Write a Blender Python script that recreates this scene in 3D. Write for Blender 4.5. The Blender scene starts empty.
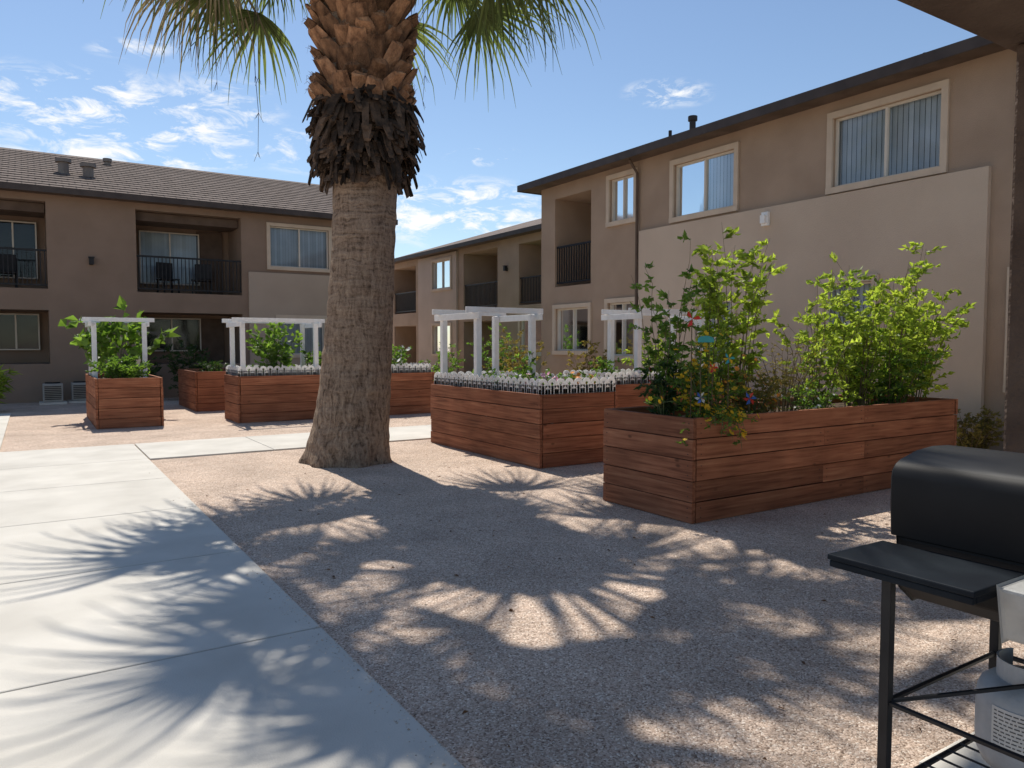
import bpy, math, random
from mathutils import Vector, Matrix
from mathutils import noise as NZ
random.seed(7)
D=bpy.data; SC=bpy.context.scene; COL=SC.collection
U=random.uniform
# ---------------------------------------------------------------- mesh builder
class MB:
    def __init__(s): s.v=[]; s.f=[]; s.m=[]; s.t=[]
    def add(s,vs,fs,m=0,t=.5):
        o=len(s.v); s.v.extend([tuple(v) for v in vs])
        for f in fs:
            s.f.append(tuple(i+o for i in f)); s.m.append(m); s.t.append(t)
    def quad(s,a,b,c,d,m=0,t=.5): s.add([a,b,c,d],[(0,1,2,3)],m,t)
    def box(s,x0,x1,y0,y1,z0,z1,m=0,t=.5,P=None):
        vs=[(x0,y0,z0),(x1,y0,z0),(x1,y1,z0),(x0,y1,z0),(x0,y0,z1),(x1,y0,z1),(x1,y1,z1),(x0,y1,z1)]
        if P: vs=[P(*v) for v in vs]
        s.add(vs,[(0,3,2,1),(4,5,6,7),(0,1,5,4),(1,2,6,5),(2,3,7,6),(3,0,4,7)],m,t)
    def tube(s,pts,rads,n=5,m=0,t=.5,cap=True):
        pts=[Vector(p) for p in pts]; rings=[]; vs=[]
        k=len(pts)
        for i,p in enumerate(pts):
            d=(pts[min(i+1,k-1)]-pts[max(i-1,0)])
            if d.length<1e-6: d=Vector((0,0,1))
            d.normalize()
            a=Vector((1,0,0)) if abs(d.x)<.8 else Vector((0,1,0))
            x=d.cross(a).normalized(); y=d.cross(x)
            r=rads[i] if isinstance(rads,(list,tuple)) else rads
            for j in range(n):
                an=2*math.pi*j/n
                vs.append(p+x*(math.cos(an)*r)+y*(math.sin(an)*r))
        fs=[]
        for i in range(k-1):
            for j in range(n):
                fs.append((i*n+j,i*n+(j+1)%n,(i+1)*n+(j+1)%n,(i+1)*n+j))
        if cap: fs.append(tuple(range(n))[::-1]); fs.append(tuple((k-1)*n+j for j in range(n)))
        s.add(vs,fs,m,t)
    def obj(s,name,mats,parent=None,smooth=False,bevel=0,label=None):
        me=D.meshes.new(name)
        o=parent_loc(parent)
        vs=[(a-o[0],b-o[1],c-o[2]) for a,b,c in s.v]
        me.from_pydata(vs,[],s.f)
        if not isinstance(mats,(list,tuple)): mats=[mats]
        for m in mats: me.materials.append(m)
        me.polygons.foreach_set('material_index',s.m)
        at=me.attributes.new('tint','FLOAT','FACE'); at.data.foreach_set('value',s.t)
        if smooth: me.polygons.foreach_set('use_smooth',[True]*len(s.f))
        me.update()
        ob=D.objects.new(name,me); COL.objects.link(ob)
        if parent: ob.parent=parent
        if bevel:
            b=ob.modifiers.new('bevel','BEVEL'); b.width=bevel; b.segments=2; b.limit_method='ANGLE'
        if label: ob['label']=label
        return ob
def parent_loc(p):
    v=Vector((0,0,0))
    while p is not None:
        v=v+p.location; p=p.parent
    return v
def thing(name,label,cat,loc,group=None):
    e=D.objects.new(name,None); e.location=loc; e.empty_display_size=.1; COL.objects.link(e)
    e['label']=label; e['category']=cat
    if group: e['group']=group
    return e
# ---------------------------------------------------------------- materials
def newmat(name):
    m=D.materials.new(name); m.use_nodes=True; nt=m.node_tree; nt.nodes.clear()
    return m,nt,nt.nodes,nt.links
def M(name,c1,c2,scale=5,rough=.8,bump=0,bscale=80,stretch=(1,1,1),tint=0,metal=0,transl=0,spec=.3,detail=3,r0=.35,r1=.65,bdist=.01,tcol=None,coat=0):
    m,nt,N,L=newmat(name)
    out=N.new('ShaderNodeOutputMaterial'); b=N.new('ShaderNodeBsdfPrincipled')
    tc=N.new('ShaderNodeTexCoord'); mp=N.new('ShaderNodeMapping'); mp.inputs['Scale'].default_value=stretch
    L.new(tc.outputs['Object'],mp.inputs[0])
    n=N.new('ShaderNodeTexNoise'); n.inputs['Scale'].default_value=scale; n.inputs['Detail'].default_value=detail
    L.new(mp.outputs[0],n.inputs['Vector'])
    r=N.new('ShaderNodeValToRGB'); r.color_ramp.elements[0].position=r0; r.color_ramp.elements[1].position=r1
    r.color_ramp.elements[0].color=(*c1,1); r.color_ramp.elements[1].color=(*c2,1)
    L.new(n.outputs['Fac'],r.inputs[0]); col=r.outputs[0]
    if tint:
        at=N.new('ShaderNodeAttribute'); at.attribute_name='tint'
        mr=N.new('ShaderNodeMapRange'); mr.inputs[3].default_value=1-tint; mr.inputs[4].default_value=1+tint
        L.new(at.outputs['Fac'],mr.inputs[0])
        vm=N.new('ShaderNodeVectorMath'); vm.operation='SCALE'
        L.new(col,vm.inputs[0]); L.new(mr.outputs[0],vm.inputs['Scale']); col=vm.outputs[0]
    L.new(col,b.inputs['Base Color']); b.inputs['Roughness'].default_value=rough; b.inputs['Metallic'].default_value=metal
    b.inputs['Specular IOR Level'].default_value=spec; b.inputs['Coat Weight'].default_value=coat
    if bump:
        n2=N.new('ShaderNodeTexNoise'); n2.inputs['Scale'].default_value=bscale; n2.inputs['Detail'].default_value=2
        L.new(mp.outputs[0],n2.inputs['Vector'])
        bp=N.new('ShaderNodeBump'); bp.inputs['Strength'].default_value=bump; bp.inputs['Distance'].default_value=bdist
        L.new(n2.outputs['Fac'],bp.inputs['Height']); L.new(bp.outputs[0],b.inputs['Normal'])
    if transl:
        tr=N.new('ShaderNodeBsdfTranslucent'); mx=N.new('ShaderNodeMixShader'); mx.inputs[0].default_value=transl
        g=N.new('ShaderNodeVectorMath'); g.operation='MULTIPLY'; g.inputs[1].default_value=tcol or (1.6,1.7,.7)
        L.new(col,g.inputs[0]); L.new(g.outputs[0],tr.inputs[0])
        L.new(b.outputs[0],mx.inputs[1]); L.new(tr.outputs[0],mx.inputs[2]); L.new(mx.outputs[0],out.inputs[0])
    else: L.new(b.outputs[0],out.inputs[0])
    return m
stuccoD=M('stucco_brown',(.37,.268,.192),(.43,.315,.228),1.2,.95,.8,90,detail=6)
stuccoL=M('stucco_light',(.56,.44,.335),(.61,.485,.372),1.0,.95,.8,90,detail=6)
stuccoB=M('stucco_dark_brown',(.255,.18,.13),(.30,.212,.155),1.2,.95,.8,90,detail=6)
stuccoBL=M('stucco_mid_tan',(.44,.345,.265),(.48,.38,.295),1.0,.95,.8,90,detail=6)
stuccoG=M('stucco_grey_tan',(.50,.405,.325),(.55,.445,.36),1.2,.95,.8,90,detail=6)
trimM=M('window_trim',(.56,.45,.34),(.63,.51,.39),3,.8,.2,100)
frameM=M('window_frame',(.64,.58,.49),(.70,.64,.55),3,.5)
fasciaM=M('fascia',(.055,.043,.038),(.078,.062,.054),3,.6)
darkIronM=M('dark_iron',(.03,.028,.027),(.045,.04,.038),3,.6)
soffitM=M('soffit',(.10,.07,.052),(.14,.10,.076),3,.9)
railM=M('railing_black',(.012,.012,.014),(.02,.02,.022),8,.5)
blindM=M('blind',(.56,.60,.64),(.68,.71,.74),2,.7,tint=.12)
darkM=M('interior',(.02,.02,.022),(.05,.045,.04),2,.7)
whiteM=M('white_paint',(.84,.83,.80),(.90,.89,.87),14,.55,.15,60,tint=.03)
plasM=M('white_plastic',(.86,.85,.83),(.90,.89,.87),10,.45,tint=.03,transl=.4,tcol=(1.05,1.05,1.05))
blackM=M('grill_black',(.009,.009,.010),(.013,.013,.014),5,.55,.12,320,spec=.22,bdist=.001)
shelfM=M('shelf_black',(.010,.013,.018),(.015,.02,.026),6,.6,.15,320,spec=.10,bdist=.001)
steelM=M('grill_grey',(.32,.32,.31),(.40,.40,.385),12,.55,.2,60)
tankM=M('tank_grey',(.32,.335,.35),(.42,.435,.45),9,.45,.2,50)
labelM=M('label_white',(.52,.52,.50),(.60,.60,.58),9,.5)
inkM=M('label_ink',(.07,.07,.075),(.12,.12,.12),9,.6)
beamM=M('ramada_brown',(.08,.052,.038),(.13,.09,.066),2.5,.9,.9,30,bdist=.015,detail=6)
soilM=M('soil',(.05,.032,.02),(.10,.065,.04),18,.95,.8,60)
def woodmat(nm,stretch):
    m,nt,N,L=newmat(nm)
    out=N.new('ShaderNodeOutputMaterial'); b=N.new('ShaderNodeBsdfPrincipled'); b.inputs['Roughness'].default_value=.72; b.inputs['Specular IOR Level'].default_value=.22
    tc=N.new('ShaderNodeTexCoord'); at=N.new('ShaderNodeAttribute'); at.attribute_name='tint'
    off=N.new('ShaderNodeVectorMath'); off.operation='SCALE'; off.inputs[0].default_value=(13.7,7.3,3.1); L.new(at.outputs['Fac'],off.inputs['Scale'])
    ad=N.new('ShaderNodeVectorMath'); ad.operation='ADD'; L.new(tc.outputs['Object'],ad.inputs[0]); L.new(off.outputs[0],ad.inputs[1])
    mp=N.new('ShaderNodeMapping'); mp.inputs['Scale'].default_value=stretch; L.new(ad.outputs[0],mp.inputs[0])
    n=N.new('ShaderNodeTexNoise'); n.inputs['Scale'].default_value=3.0; n.inputs['Detail'].default_value=7; n.inputs['Distortion'].default_value=.4; L.new(mp.outputs[0],n.inputs['Vector'])
    r=N.new('ShaderNodeValToRGB'); e=r.color_ramp.elements; e[0].position=.25; e[0].color=(.14,.049,.025,1); e[1].position=.78; e[1].color=(.44,.205,.108,1)
    x=e.new(.45); x.color=(.275,.102,.052,1); x=e.new(.6); x.color=(.335,.135,.07,1)
    L.new(n.outputs['Fac'],r.inputs[0])
    n3=N.new('ShaderNodeTexNoise'); n3.inputs['Scale'].default_value=2.2; n3.inputs['Detail'].default_value=4; L.new(ad.outputs[0],n3.inputs['Vector'])
    m1=N.new('ShaderNodeMapRange'); m1.inputs[1].default_value=.3; m1.inputs[2].default_value=.7; m1.inputs[3].default_value=.80; m1.inputs[4].default_value=1.18; L.new(n3.outputs['Fac'],m1.inputs[0])
    m2=N.new('ShaderNodeMapRange'); m2.inputs[3].default_value=.80; m2.inputs[4].default_value=1.2; L.new(at.outputs['Fac'],m2.inputs[0])
    mm=N.new('ShaderNodeMath'); mm.operation='MULTIPLY'; L.new(m1.outputs[0],mm.inputs[0]); L.new(m2.outputs[0],mm.inputs[1])
    v=N.new('ShaderNodeTexVoronoi'); v.inputs['Scale'].default_value=3.2; mk=N.new('ShaderNodeMapping'); mk.inputs['Scale'].default_value=tuple(.8 if s_<1 else 1.6 for s_ in stretch); L.new(ad.outputs[0],mk.inputs[0]); L.new(mk.outputs[0],v.inputs['Vector'])
    m3=N.new('ShaderNodeMapRange'); m3.inputs[1].default_value=.04; m3.inputs[2].default_value=.10; m3.inputs[3].default_value=.45; m3.inputs[4].default_value=1; L.new(v.outputs['Distance'],m3.inputs[0])
    m4=N.new('ShaderNodeMath'); m4.operation='MULTIPLY'; L.new(mm.outputs[0],m4.inputs[0]); L.new(m3.outputs[0],m4.inputs[1])
    vm=N.new('ShaderNodeVectorMath'); vm.operation='SCALE'; L.new(r.outputs[0],vm.inputs[0]); L.new(m4.outputs[0],vm.inputs['Scale']); L.new(vm.outputs[0],b.inputs['Base Color'])
    bp=N.new('ShaderNodeBump'); bp.inputs['Strength'].default_value=.5; bp.inputs['Distance'].default_value=.005; L.new(n.outputs['Fac'],bp.inputs['Height']); L.new(bp.outputs[0],b.inputs['Normal'])
    L.new(b.outputs[0],out.inputs[0]); return m
woodX=woodmat('redwood_long',(.6,9,13)); woodY=woodmat('redwood_cross',(9,.6,13))
leafY=M('leaf_yellowgreen',(.20,.29,.05),(.32,.41,.08),3,.45,tint=.5,transl=.55,tcol=(1.8,1.7,.9))
leafG=M('leaf_green',(.09,.165,.035),(.155,.25,.055),3,.45,tint=.5,transl=.5,tcol=(1.8,1.8,.8))
leafD=M('leaf_dark',(.03,.065,.022),(.06,.10,.03),3,.5,tint=.5,transl=.35)
leafO=M('leaf_olive',(.19,.17,.05),(.28,.24,.07),3,.6,tint=.4,transl=.4,tcol=(1.5,1.3,.7))
leafR=M('leaf_reddish',(.12,.06,.03),(.18,.10,.05),3,.6,tint=.5,transl=.3,tcol=(1.5,1.2,.8))
stemM=M('stem',(.11,.085,.05),(.18,.14,.08),12,.85,.3,60)
stemG=M('stem_green',(.10,.13,.05),(.15,.17,.07),12,.7)
petY=M('petal_yellow',(.85,.52,.03),(.88,.60,.05),3,.5,transl=.4,tcol=(1.1,1.1,1))
petO=M('petal_orange',(.75,.25,.03),(.75,.3,.04),3,.5)
petP=M('petal_pink',(.65,.25,.35),(.75,.4,.5),3,.5)
petW=M('petal_white',(.82,.80,.77),(.86,.85,.82),3,.5,transl=.3,tcol=(1,1,1))
petR=M('paint_red',(.55,.04,.03),(.6,.05,.04),3,.4)
petT=M('paint_teal',(.05,.35,.38),(.07,.4,.42),3,.4)
petB=M('paint_blue',(.05,.12,.45),(.06,.15,.5),3,.4)
frondG=M('frond_green',(.10,.14,.045),(.18,.215,.08),2,.4,tint=.4,transl=.38,tcol=(1.45,1.45,.9))
frondD=M('frond_dry',(.24,.20,.12),(.35,.30,.19),2,.6,tint=.4,transl=.3,tcol=(1.2,1.1,.85))
bootM=M('leaf_base',(.10,.05,.028),(.38,.21,.115),11,.85,.8,50,stretch=(1,1,.6),tint=.5,bdist=.02,detail=6,r0=.3,r1=.7)
ragM=M('dead_fibre',(.032,.022,.016),(.12,.078,.052),8,.9,.6,40,tint=.6,bdist=.02)
acM=M('ac_beige',(.34,.32,.28),(.40,.38,.34),5,.6)
grassM=M('lawn_green',(.05,.12,.02),(.09,.17,.03),20,.8,.6,200)

def glassmat():
    m,nt,N,L=newmat('window_glass')
    out=N.new('ShaderNodeOutputMaterial'); tr=N.new('ShaderNodeBsdfTransparent'); tr.inputs[0].default_value=(.72,.77,.80,1)
    gl=N.new('ShaderNodeBsdfGlossy'); gl.inputs['Roughness'].default_value=.05; gl.inputs[0].default_value=(.85,.9,.95,1)
    fr=N.new('ShaderNodeFresnel'); fr.inputs[0].default_value=1.43
    mx=N.new('ShaderNodeMixShader'); L.new(fr.outputs[0],mx.inputs[0]); L.new(tr.outputs[0],mx.inputs[1]); L.new(gl.outputs[0],mx.inputs[2]); L.new(mx.outputs[0],out.inputs[0])
    return m
glassM=glassmat()

def gravelmat():
    m,nt,N,L=newmat('decomposed_granite')
    out=N.new('ShaderNodeOutputMaterial'); b=N.new('ShaderNodeBsdfPrincipled'); b.inputs['Roughness'].default_value=.95; b.inputs['Specular IOR Level'].default_value=.1
    tc=N.new('ShaderNodeTexCoord')
    v=N.new('ShaderNodeTexVoronoi'); v.inputs['Scale'].default_value=130; L.new(tc.outputs['Object'],v.inputs['Vector'])
    sx=N.new('ShaderNodeSeparateColor'); L.new(v.outputs['Color'],sx.inputs[0])
    r=N.new('ShaderNodeValToRGB'); e=r.color_ramp.elements
    e[0].position=0; e[0].color=(.24,.165,.12,1); e[1].position=1; e[1].color=(.90,.785,.655,1)
    for p,c in((.18,(.45,.335,.255,1)),(.55,(.60,.455,.352,1)),(.85,(.69,.545,.435,1))):
        x=e.new(p); x.color=c
    L.new(sx.outputs[0],r.inputs[0])
    n=N.new('ShaderNodeTexNoise'); n.inputs['Scale'].default_value=1.6; n.inputs['Detail'].default_value=5; L.new(tc.outputs['Object'],n.inputs['Vector'])
    mr=N.new('ShaderNodeMapRange'); mr.inputs[1].default_value=.3; mr.inputs[2].default_value=.7; mr.inputs[3].default_value=.84; mr.inputs[4].default_value=1.14; L.new(n.outputs['Fac'],mr.inputs[0])
    vm=N.new('ShaderNodeVectorMath'); vm.operation='SCALE'; L.new(r.outputs[0],vm.inputs[0]); L.new(mr.outputs[0],vm.inputs['Scale'])
    L.new(vm.outputs[0],b.inputs['Base Color'])
    n2=N.new('ShaderNodeTexNoise'); n2.inputs['Scale'].default_value=9; n2.inputs['Detail'].default_value=5; n2.inputs['Roughness'].default_value=.6; L.new(tc.outputs['Object'],n2.inputs['Vector'])
    b1=N.new('ShaderNodeBump'); b1.inputs['Strength'].default_value=.8; b1.inputs['Distance'].default_value=.06; L.new(n2.outputs['Fac'],b1.inputs['Height'])
    b2=N.new('ShaderNodeBump'); b2.inputs['Strength'].default_value=.75; b2.inputs['Distance'].default_value=.004; b2.invert=True
    L.new(v.outputs['Distance'],b2.inputs['Height']); L.new(b1.outputs[0],b2.inputs['Normal']); L.new(b2.outputs[0],b.inputs['Normal'])
    L.new(b.outputs[0],out.inputs[0]); return m
gravelM=gravelmat()
concM=M('concrete',(.55,.515,.45),(.68,.64,.565),1.8,.9,.4,150,tint=.06,detail=8,r0=.3,r1=.7,bdist=.004)
pebM=M('pebble',(.46,.35,.265),(.72,.60,.48),40,.9,tint=.5)

def tilemat(name,sc,c1,c2,mortar,axis='x'):
    m,nt,N,L=newmat(name)
    out=N.new('ShaderNodeOutputMaterial'); b=N.new('ShaderNodeBsdfPrincipled'); b.inputs['Roughness'].default_value=.9; b.inputs['Specular IOR Level'].default_value=.15
    tc=N.new('ShaderNodeTexCoord'); mp=N.new('ShaderNodeMapping')
    if axis=='y': mp.inputs['Rotation'].default_value=(0,0,math.radians(90))
    L.new(tc.outputs['Object'],mp.inputs[0])
    br=N.new('ShaderNodeTexBrick'); br.inputs['Scale'].default_value=sc; br.inputs['Color1'].default_value=(*c1,1); br.inputs['Color2'].default_value=(*c2,1); br.inputs['Mortar'].default_value=(*mortar,1)
    br.inputs['Mortar Size'].default_value=.02; br.inputs['Brick Width'].default_value=.3; br.inputs['Row Height'].default_value=.34
    L.new(mp.outputs[0],br.inputs['Vector'])
    n=N.new('ShaderNodeTexNoise'); n.inputs['Scale'].default_value=2.5; n.inputs['Detail'].default_value=6; L.new(mp.outputs[0],n.inputs['Vector'])
    mr=N.new('ShaderNodeMapRange'); mr.inputs[3].default_value=.7; mr.inputs[4].default_value=1.3; L.new(n.outputs['Fac'],mr.inputs[0])
    vm=N.new('ShaderNodeVectorMath'); vm.operation='SCALE'; L.new(br.outputs['Color'],vm.inputs[0]); L.new(mr.outputs[0],vm.inputs['Scale']); L.new(vm.outputs[0],b.inputs['Base Color'])
    L.new(b.outputs[0],out.inputs[0]); return m
tileX=tilemat('roof_tile_x',1.0,(.165,.125,.103),(.21,.162,.135),(.10,.077,.066),'x')
tileY=tilemat('roof_tile_y',1.0,(.165,.125,.103),(.21,.162,.135),(.10,.077,.066),'y')

def trunkmat():
    m,nt,N,L=newmat('palm_bark')
    out=N.new('ShaderNodeOutputMaterial'); b=N.new('ShaderNodeBsdfPrincipled'); b.inputs['Roughness'].default_value=.95; b.inputs['Specular IOR Level'].default_value=.15
    tc=N.new('ShaderNodeTexCoord')
    wn=N.new('ShaderNodeTexNoise'); wn.inputs['Scale'].default_value=4; wn.inputs['Detail'].default_value=3; L.new(tc.outputs['Object'],wn.inputs['Vector'])
    ws=N.new('ShaderNodeVectorMath'); ws.operation='SCALE'; ws.inputs['Scale'].default_value=.16; L.new(wn.outputs['Color'],ws.inputs[0])
    wa=N.new('ShaderNodeVectorMath'); wa.operation='ADD'; L.new(tc.outputs['Object'],wa.inputs[0]); L.new(ws.outputs[0],wa.inputs[1])
    m2=N.new('ShaderNodeMapping'); m2.inputs['Scale'].default_value=(15,15,2.0); L.new(wa.outputs[0],m2.inputs[0])
    m1=N.new('ShaderNodeMapping'); m1.inputs['Scale'].default_value=(1.5,1.5,19); L.new(wa.outputs[0],m1.inputs[0])
    n2=N.new('ShaderNodeTexNoise'); n2.inputs['Scale'].default_value=1.7; n2.inputs['Detail'].default_value=7; n2.inputs['Roughness'].default_value=.65; L.new(m2.outputs[0],n2.inputs['Vector'])
    n1=N.new('ShaderNodeTexNoise'); n1.inputs['Scale'].default_value=1.6; n1.inputs['Detail'].default_value=5; L.new(m1.outputs[0],n1.inputs['Vector'])
    n4=N.new('ShaderNodeTexNoise'); n4.inputs['Scale'].default_value=28; n4.inputs['Detail'].default_value=5; n4.inputs['Roughness'].default_value=.7; L.new(tc.outputs['Object'],n4.inputs['Vector'])
    sp=N.new('ShaderNodeSeparateXYZ'); L.new(tc.outputs['Object'],sp.inputs[0])
    rg=N.new('ShaderNodeMapRange'); rg.inputs[1].default_value=.6; rg.inputs[2].default_value=3.2; rg.inputs[3].default_value=.15; rg.inputs[4].default_value=.55; L.new(sp.outputs['Z'],rg.inputs[0])
    mx=N.new('ShaderNodeMix'); L.new(rg.outputs[0],mx.inputs[0]); L.new(n2.outputs['Fac'],mx.inputs[2]); L.new(n1.outputs['Fac'],mx.inputs[3])
    mx2=N.new('ShaderNodeMix'); mx2.inputs[0].default_value=.3; L.new(mx.outputs[0],mx2.inputs[2]); L.new(n4.outputs['Fac'],mx2.inputs[3])
    r=N.new('ShaderNodeValToRGB'); e=r.color_ramp.elements; e[0].position=.38; e[0].color=(.085,.055,.038,1); e[1].position=.64; e[1].color=(.50,.38,.275,1)
    x=e.new(.48); x.color=(.29,.205,.145,1)
    L.new(mx2.outputs[0],r.inputs[0]); L.new(r.outputs[0],b.inputs['Base Color'])
    bp=N.new('ShaderNodeBump'); bp.inputs['Strength'].default_value=1; bp.inputs['Distance'].default_value=.09; L.new(mx2.outputs[0],bp.inputs['Height']); L.new(bp.outputs[0],b.inputs['Normal'])
    L.new(b.outputs[0],out.inputs[0]); return m
barkM=trunkmat()

# ---------------------------------------------------------------- camera
TH=math.radians(32.6); CT,ST=math.cos(TH),math.sin(TH)
PITCH=math.radians(3.0)
cam=D.cameras.new('camera'); co=D.objects.new('camera',cam); COL.objects.link(co); SC.camera=co
co.location=(0,0,1.5); co.rotation_euler=(math.radians(90)-PITCH,0,-TH)
cam.sensor_width=36; cam.lens=26.37; cam.clip_end=2000; cam.clip_start=.05

# ---------------------------------------------------------------- world + sun
SUN_EL=math.radians(55); SUN_AZ=math.atan2(.16,1)
w=D.worlds.new('World'); SC.world=w; w.use_nodes=True; nt=w.node_tree; N=nt.nodes; L=nt.links; N.clear()
out=N.new('ShaderNodeOutputWorld'); bg=N.new('ShaderNodeBackground'); bg.inputs[1].default_value=.125
sky=N.new('ShaderNodeTexSky'); sky.sky_type='NISHITA'; sky.sun_disc=False; sky.sun_elevation=SUN_EL; sky.sun_rotation=SUN_AZ; sky.air_density=1.0; sky.dust_density=.15; sky.ozone_density=1.8
tc=N.new('ShaderNodeTexCoord')
def pdir(px,py):
    u=(px-512)/750; v=(384-py)/750
    dy=math.cos(PITCH)+v*math.sin(PITCH); dz=-math.sin(PITCH)+v*math.cos(PITCH)
    d=Vector((CT*u+ST*dy,-ST*u+CT*dy,dz)); return d.normalized()
mp=N.new('ShaderNodeMapping'); mp.inputs['Rotation'].default_value=(0,0,TH); mp.inputs['Scale'].default_value=(5,5,14)
L.new(tc.outputs['Generated'],mp.inputs[0])
ns=N.new('ShaderNodeTexNoise'); ns.inputs['Scale'].default_value=3.6; ns.inputs['Detail'].default_value=7; ns.inputs['Roughness'].default_value=.66; ns.inputs['Distortion'].default_value=.5
L.new(mp.outputs[0],ns.inputs['Vector'])
acc=None
for px,py,wx,wy,wt in [(85,108,.10,.04,1.2),(140,128,.12,.035,1.2),(215,118,.07,.045,1.0),(668,93,.05,.016,1.0),(483,156,.045,.012,1.1),(455,212,.13,.042,1.3),(120,158,.16,.018,1.1),(0,90,.05,.03,.8),(0,112,.05,.02,1),(300,148,.05,.03,.7),(135,48,.04,.01,.8),(230,140,.1,.02,.8)]:
    c=pdir(px,py); right=Vector((CT,-ST,0)); up=right.cross(c).normalized()
    sb=N.new('ShaderNodeVectorMath'); sb.operation='SUBTRACT'; sb.inputs[1].default_value=c; L.new(tc.outputs['Generated'],sb.inputs[0])
    def dot(vec,k):
        d=N.new('ShaderNodeVectorMath'); d.operation='DOT_PRODUCT'; d.inputs[1].default_value=vec*k; L.new(sb.outputs[0],d.inputs[0])
        p=N.new('ShaderNodeMath'); p.operation='MULTIPLY'
        L.new(d.outputs['Value'],p.inputs[0]); L.new(d.outputs['Value'],p.inputs[1]); return p
    a=dot(right,1/wx); b_=dot(up,1/wy)
    s=N.new('ShaderNodeMath'); s.operation='ADD'; L.new(a.outputs[0],s.inputs[0]); L.new(b_.outputs[0],s.inputs[1])
    mr=N.new('ShaderNodeMapRange'); mr.inputs[1].default_value=0; mr.inputs[2].default_value=1.6; mr.inputs[3].default_value=wt; mr.inputs[4].default_value=0; mr.interpolation_type='SMOOTHSTEP'
    L.new(s.outputs[0],mr.inputs[0])
    if acc is None: acc=mr.outputs[0]
    else:
        mx=N.new('ShaderNodeMath'); mx.operation='MAXIMUM'; L.new(acc,mx.inputs[0]); L.new(mr.outputs[0],mx.inputs[1]); acc=mx.outputs[0]
nr=N.new('ShaderNodeMapRange'); nr.inputs[1].default_value=.48; nr.inputs[2].default_value=.64; nr.inputs[3].default_value=0; nr.inputs[4].default_value=1; L.new(ns.outputs['Fac'],nr.inputs[0])
ml=N.new('ShaderNodeMath'); ml.operation='MULTIPLY'; ml.use_clamp=True; L.new(acc,ml.inputs[0]); L.new(nr.outputs[0],ml.inputs[1])
mxc=N.new('ShaderNodeMix'); mxc.data_type='RGBA'; mxc.inputs[7].default_value=(8.2,8.3,8.4,1)
L.new(ml.outputs[0],mxc.inputs[0]); L.new(sky.outputs[0],mxc.inputs[6]); L.new(mxc.outputs[2],bg.inputs[0]); L.new(bg.outputs[0],out.inputs[0])
sl=D.lights.new('sun','SUN'); sl.energy=5.0; sl.angle=math.radians(.53); sl.color=(1,.95,.87)
so=D.objects.new('sun',sl); COL.objects.link(so); so.location=(0,0,20)
ce=math.cos(SUN_EL); ld=Vector((-math.sin(SUN_AZ)*ce,-math.cos(SUN_AZ)*ce,-math.sin(SUN_EL)))
so.rotation_euler=ld.to_track_quat('-Z','Y').to_euler()
SC.view_settings.view_transform='Standard'; SC.view_settings.look='None'; SC.view_settings.exposure=0

# ---------------------------------------------------------------- ground & paths
g=MB(); R=600; g.quad((-R,-R,0),(R,-R,0),(R,R,0),(-R,R,0)); o=g.obj('ground',gravelM); o['kind']='structure'
def path(name,cells,h=.022):
    p=MB()
    for x0,x1,y0,y1 in cells: p.box(x0,x1,y0,y1,-.05,h,0,U(.2,.8))
    o=p.obj(name,concM,bevel=.008); o['kind']='structure'; return o
ys=[-3.2,-1.45,.3,2.05,3.8,5.55,7.3,9.05,10.7,12.45]
cells=[(-.6,1.24,a+.005,b-.005) for a,b in zip(ys,ys[1:])]
cells+=[(-2.2,-.612,10.705,12.445)]
ys2=[12.45,14.2,15.95,17.7,19.4]
cells+=[(-2.0,-.42,a+.005,b-.005) for a,b in zip(ys2,ys2[1:])]
path('sidewalk',cells)
xs=[1.252+1.6*i for i in range(7)]
path('cross_path',[(a+.005,b-.005,10.7,12.45) for a,b in zip(xs,xs[1:])])
path('patio_slab',[(2.6,9.5,-5,1.4)],.03)
g=MB(); g.quad((9.4,17.5,.004),(14.0,17.5,.004),(14.0,26,.004),(9.4,26,.004)); o=g.obj('lawn',grassM); o['kind']='structure'
p=MB()
for i in range(16000):
    x=U(1.27,8); y=U(1.0,10.6) if random.random()<.3 else U(.8,5)
    if random.random()<.06: x=1.24-abs(random.gauss(0,.07)); zb=.022
    else: zb=0
    if 4.5<x<8.9 and 4.35<y<5.7: continue
    if x>2.55 and y<1.45: continue
    r=U(.0018,.0042)*(2.0 if random.random()<.04 else 1); a=U(0,6.28); c,s=math.cos(a)*r,math.sin(a)*r; k=U(.6,1)
    z=r*.35
    p.add([(x+c,y+s,zb+z*.6),(x-s*k,y+c*k,zb+z*.5),(x-c,y-s,zb+z*.6),(x+s*k,y-c*k,zb+z*.5),(x+U(-.3,.3)*r,y+U(-.3,.3)*r,zb+z+r*.6)],[(0,1,4),(1,2,4),(2,3,4),(3,0,4)],0,random.random())
o=p.obj('gravel',pebM); o['kind']='stuff'; o['label']='loose pinkish tan gravel scattered over the courtyard'; o['category']='gravel'
p=MB()
for i in range(230):
    x=U(1.3,6.5); y=U(1.2,9.5)
    if 4.5<x and y>4.3: continue
    a=U(0,6.28); l=U(.006,.024); w_=l*.3; d=Vector((math.cos(a),math.sin(a),0)); n=Vector((-d.y,d.x,0)); q=Vector((x,y,.006))
    p.add([q-d*l,q+n*w_+Vector((0,0,.008)),q+d*l,q-n*w_],[(0,1,2),(0,2,3)],0,random.random())
o=p.obj('leaf_litter',leafR); o['kind']='stuff'; o['label']='dry leaf litter scattered on gravel'; o['category']='leaves'

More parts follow.
